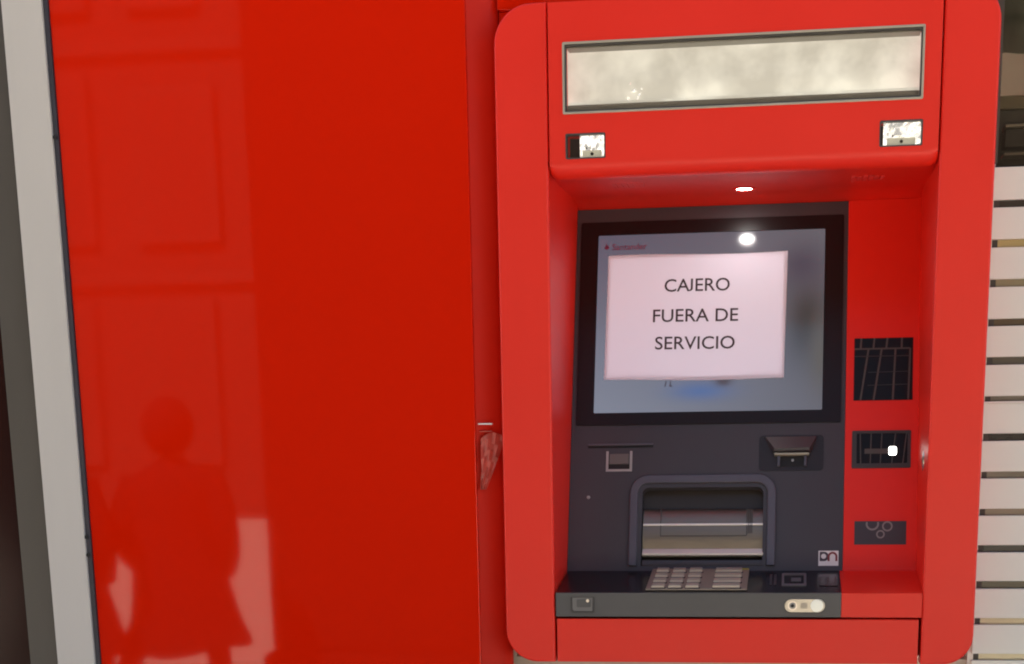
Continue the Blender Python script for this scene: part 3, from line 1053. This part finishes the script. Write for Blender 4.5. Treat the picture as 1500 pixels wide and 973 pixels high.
# lower door
b = MB()
b.poly(FRONT, rrect(-0.3733, 0.1990, 1.0965, 1.1668, 0.001, 2), -0.06, -0.001, 0.0015)
b.build('lower_door', M['red_paint'], atm)
b = MB()
b.box(FRONT, -0.3764, 0.2031, 1.100, 1.1700, -0.09, -0.066)
b.build('door_recess', M['black'], atm)

# ------------------------------------------------------------------ paper notice taped over the screen
note = thing('paper_notice', 'white paper notice in capitals taped over the cash machine screen', 'notice', (-0.169, 0.28, 1.54))
PW = 0.0026
c00, c10, c11, c01 = (-0.3222, 0.3282), (-0.0187, 0.3262), (-0.0160, 0.5455), (-0.3200, 0.5455)


def paper_w(s, t):
    w = PW + 0.0009 * math.sin(5.2 * s + 1) * math.sin(3.1 * t + 0.4) + 0.0007 * math.sin(9 * s - 4 * t)
    w += 0.0022 * max(0, (t - 0.9) / 0.1) * (0.5 + 0.5 * math.sin(7 * s + 0.6)) + 0.0018 * max(0, (0.12 - t) / 0.12) * (0.5 + 0.5 * math.sin(8 * s))
    return w


def paper_pt(s, t, dw=0.0):
    u = (c00[0] * (1 - s) + c10[0] * s) * (1 - t) + (c01[0] * (1 - s) + c11[0] * s) * t
    v = (c00[1] * (1 - s) + c10[1] * s) * (1 - t) + (c01[1] * (1 - s) + c11[1] * s) * t
    v += 0.0016 * math.sin(6 * s + 0.4) * t * t + 0.0010 * math.sin(5 * s + 2) * (1 - t) ** 2
    return (u, v, paper_w(s, t) + dw)


b = MB()
N = 36
b.sheet(PANEL, [[paper_pt(i / N, j / 26) for i in range(N + 1)] for j in range(27)])
b.build('sheet', M['paper'], note, 180)


def letters(body, cu, cv, width, height):
    o = text_mesh('text_line', body, WORLD, 0, 0, 0, width, height, M['text'], note, 0.006)
    for p in o.data.vertices:
        u, v = cu + p.co.x, cv + p.co.y
        s = (u - c00[0]) / (c10[0] - c00[0])
        t = (v - c00[1]) / (c01[1] - c00[1])
        p.co = PANEL @ Vector((u, v, paper_w(s, t) + 0.0005))


letters('CAJERO', -0.1674, 0.4915, 0.1105, 0.0225)
letters('FUERA DE', -0.1690, 0.4387, 0.1440, 0.0225)
letters('SERVICIO', -0.1690, 0.3910, 0.1345, 0.0225)

# ------------------------------------------------------------------ reflection in the gap strip, added as a crumpled sheet
scr = thing('gap_reflection', 'crumpled pale pink sheet added for a reflection in the gap left of the cash machine', 'mirrored shape', (-0.49, 0.03, 1.42))
b = MB()
rows = []
for j in range(11):
    t = j / 10
    rows.append([(-0.4990 + 0.037 * i / 6 * (1 - 0.75 * t) + 0.003 * math.sin(2 * t + 1), 0.0262 + 0.0062 * (i / 6) * 2.2 * (1 - 0.75 * t) - 0.0045 * math.sin(1.9 * i + 5 * t) ** 2,
                  1.452 - 0.080 * t + (0.010 * math.sin(0.5 * i) + 0.002 * math.sin(3.1 * i)) * (1 - t)) for i in range(7)])
b.sheet(WORLD, rows)
b.build('film', mat('pale pink reflection', (0.52, 0.085, 0.06), 0.4, var=0.55, scale=45), scr, 20)
b = MB()
b.box(FRONT, -0.5005, -0.4775, 1.4740, 1.4765, -0.036, -0.0265, 0.0006)
b.build('reflection_strip', M['film_edge'], scr)
b = MB()
b.box(FRONT, -0.4985, -0.4790, 1.4630, 1.4642, -0.036, -0.0275, 0.0004)
b.build('reflection_strip', mat('pink strip', (0.6, 0.15, 0.1), 0.5), scr)

# ------------------------------------------------------------------ across the street (seen mirrored in the red panel)
pier = thing('stone_pier', 'dark square stone pier facing the cash machine, mirrored in the red panel', 'pillar', (-1.9, -5.5, 0))
b = MB(); b.box(WORLD, -2.52, -1.30, -6.2, -5.0, 0.35, 9.0, 0.03)
b.build('shaft', M['stone'], pier)
b = MB(); b.box(WORLD, -2.56, -1.26, -6.24, -4.96, 0.0, 0.35, 0.03)
b.build('plinth', M['stone'], pier)
bl = thing('facade_building', 'brown brick building across the street, mirrored in the red panel', 'building', (-8, -22, 0))
b = MB(); b.box(WORLD, -22, 14, -30, -20, 0, 13)
b.build('wall', M['facade'], bl)
for iz in range(4):
    for ix in range(-12, 8):
        x, z = ix * 1.75 + 0.3 + random.uniform(-.12, .12), 0.9 + iz * 3.0
        hw = random.choice((0.40, 0.5, 0.55))
        top = z + random.choice((1.5, 1.8, 2.0))
        q = MB(); q.band(FRONT, rrect(x - hw - .1, x + hw + .1, z - 0.1, top + .12, 0.01, 1), rrect(x - hw, x + hw, z, top, 0.01, 1), 19.9, 20.06)
        fo = q.build('window', M['facade_trim'], bl, 0)
        q = MB(); q.box(FRONT, x - hw, x + hw, z, top, 19.9, 20.02)
        q.build('pane', random.choice((M['window'], M['facade'], M['window'])), fo, 0)
        if random.random() < 0.35:
            q = MB(); q.box(FRONT, x - hw, x + hw, z + random.uniform(.5, 1.2), top, 20.021, 20.04)
            q.build('blind', M['facade_trim'], fo, 0)
    q = MB(); q.box(FRONT, -22, 14, iz * 3.0 + 3.25, iz * 3.0 + 3.42, 19.9, 20.10)
    q.build('string_course', M['facade_trim'], bl)


def person():
    px, py = -2.78, -4.5
    p = thing('person', 'person in long dark coat, the right one of two mirrored in the red panel', 'person', (px, py, 0))
    # body: one skinned figure (head, neck, torso, arms into the pockets, legs)
    J = {'pel': (0, 0, 0.80, .125, .10), 'spi': (0, 0, 0.98, .12, .095), 'che': (0, 0.01, 1.14, .145, .10), 'nec': (0, 0.0, 1.285, .05, .05),
         'he0': (0, 0.02, 1.36, .062, .07), 'he1': (0, 0.02, 1.45, .072, .085), 'he2': (0, 0.01, 1.52, .045, .05)}
    E_ = [('pel', 'spi'), ('spi', 'che'), ('che', 'nec'), ('nec', 'he0'), ('he0', 'he1'), ('he1', 'he2')]
    for s, n in ((-1, 'l'), (1, 'r')):
        J[n + 'sh'] = (0.165 * s, 0, 1.20, .052, .052)
        J[n + 'el'] = (0.235 * s, -0.03, 0.97, .042, .042)
        J[n + 'wr'] = (0.20 * s, 0.07, 0.80, .03, .03)
        J[n + 'hp'] = (0.085 * s, 0, 0.74, .085, .09)
        J[n + 'kn'] = (0.10 * s + (0.03 if s > 0 else -0.10), 0.10 * s, 0.44, .062, .064)
        J[n + 'an'] = (0.10 * s + (0.05 if s > 0 else -0.18), 0.16 * s - 0.03, 0.10, .042, .046)
        J[n + 'to'] = (0.11 * s + (0.05 if s > 0 else -0.18), 0.16 * s + 0.10, 0.035, .035, .03)
        E_ += [('che', n + 'sh'), (n + 'sh', n + 'el'), (n + 'el', n + 'wr'), ('pel', n + 'hp'), (n + 'hp', n + 'kn'), (n + 'kn', n + 'an'), (n + 'an', n + 'to')]
    J = {k: (v[0], -v[1]) + v[2:] for k, v in J.items()}          # back turned to the wall
    names = list(J)
    me = bpy.data.meshes.new('body')
    me.from_pydata([(J[k][0] + px, J[k][1] + py, J[k][2]) for k in names], [(names.index(a), names.index(c)) for a, c in E_], [])
    o = bpy.data.objects.new('body', me)
    col.objects.link(o)
    sk = o.modifiers.new('skin', 'SKIN')
    for k, sv in zip(names, me.skin_vertices[0].data):
        sv.radius = J[k][3:5]
    me.skin_vertices[0].data[0].use_root = True
    o.modifiers.new('sub', 'SUBSURF').levels = 2
    dg = bpy.context.evaluated_depsgraph_get()
    ev = bpy.data.meshes.new_from_object(o.evaluated_get(dg))
    bpy.data.objects.remove(o)
    ev.name = 'body'
    ev.materials.clear()
    ev.materials.append(M['trousers'])
    ev.materials.append(M['skin'])
    for pl in ev.polygons:
        pl.use_smooth = True
        pl.material_index = 1 if pl.center.z > 1.27 else 0
    o = bpy.data.objects.new('body', ev)
    col.objects.link(o)
    o.parent = p
    o.matrix_parent_inverse = Matrix.Translation(-base_of(p))
    # coat: flared shell with sleeves
    b = MB()
    rows = []
    for z, rx, ry in ((0.45, .290, .215), (0.56, .262, .195), (0.66, .240, .180), (0.75, .226, .165), (0.90, .195, .145), (1.02, .190, .140), (1.14, .205, .145), (1.215, .20, .125), (1.255, .14, .10), (1.28, .075, .07), (1.305, .07, .068)):
        rows.append([(px + (0.10 * max(0, 0.95 - z)) + rx * math.cos(R(15 * k)) * (1 + 0.05 * math.sin(5 * R(15 * k))), py + ry * math.sin(R(15 * k)), z + (0.035 * math.sin(R(15 * k) * 2 + 1) if z < .5 else 0)) for k in range(25)])
    b.sheet(WORLD, rows)
    for s in (-1, 1):
        P_ = [Vector((px + 0.18 * s, py, 1.215)), Vector((px + 0.225 * s, py + 0.015, 1.08)), Vector((px + 0.25 * s, py + 0.03, 0.96)), Vector((px + 0.235 * s, py - 0.03, 0.87)), Vector((px + 0.19 * s, py - 0.09, 0.79))]
        rr = (.062, .066, .062, .055, .052)
        rws = []
        for i, c in enumerate(P_):
            d = (P_[min(i + 1, 4)] - P_[max(i - 1, 0)]).normalized()
            a = d.orthogonal().normalized()
            c2 = d.cross(a)
            rws.append([tuple(c + a * rr[i] * math.cos(R(30 * k)) + c2 * rr[i] * math.sin(R(30 * k))) for k in range(13)])
        b.sheet(WORLD, rws)
    b.build('coat', M['coat'], p, 60)
    b = MB()
    rows = []
    for k in range(9):
        a = R(-20 + 110 * k / 8)
        rows.append([(px + 0.087 * math.cos(a) * math.cos(R(15 * j)), py + 0.005 - 0.10 * math.cos(a) * math.sin(R(15 * j)), 1.445 + 0.105 * math.sin(a)) for j in range(10, 35)])
    b.sheet(WORLD, rows)
    b.build('hair', M['hair'], p, 60)
    b = MB()
    rows = []
    for k in range(9):
        a = R(-62 + 152 * k / 8)
        rows.append([(px + 0.115 * math.cos(a) * math.cos(R(12 * j)), py + 0.015 - 0.125 * math.cos(a) * math.sin(R(12 * j)), 1.44 + 0.135 * math.sin(a)) for j in range(10, 36)])
    b.sheet(WORLD, rows)
    b.build('hood', M['coat'], p, 60)
    b = MB()
    b.hull(WORLD, [(px - .011, py - .095, 1.425), (px + .011, py - .095, 1.425), (px, py - .122, 1.43), (px, py - .098, 1.465)])
    b.build('nose', M['skin'], p)
    for s in (-1, 1):
        b = MB(); b.cyl(FRONT, px + 0.028 * s, 1.462, 0.009, -(py - .098), -(py - .104), 10)
        b.build('eye', M['sticker'], p)
    b = MB(); b.box(WORLD, px - .022, px + .022, py - .100, py - .092, 1.392, 1.399)
    b.build('mouth', M['ink_red'], p)
    p['group'] = 'people walking past'
    return p


walker = person()
w2 = walker.copy()
col.objects.link(w2)
w2.location = (-3.24, -4.22, 0)
w2.rotation_euler = (0, 0, R(9))
w2['label'] = 'person in long dark coat, the left one of two mirrored in the red panel'
for ch in list(walker.children):
    c = ch.copy()
    col.objects.link(c)
    c.parent = w2
    c.matrix_parent_inverse = ch.matrix_parent_inverse
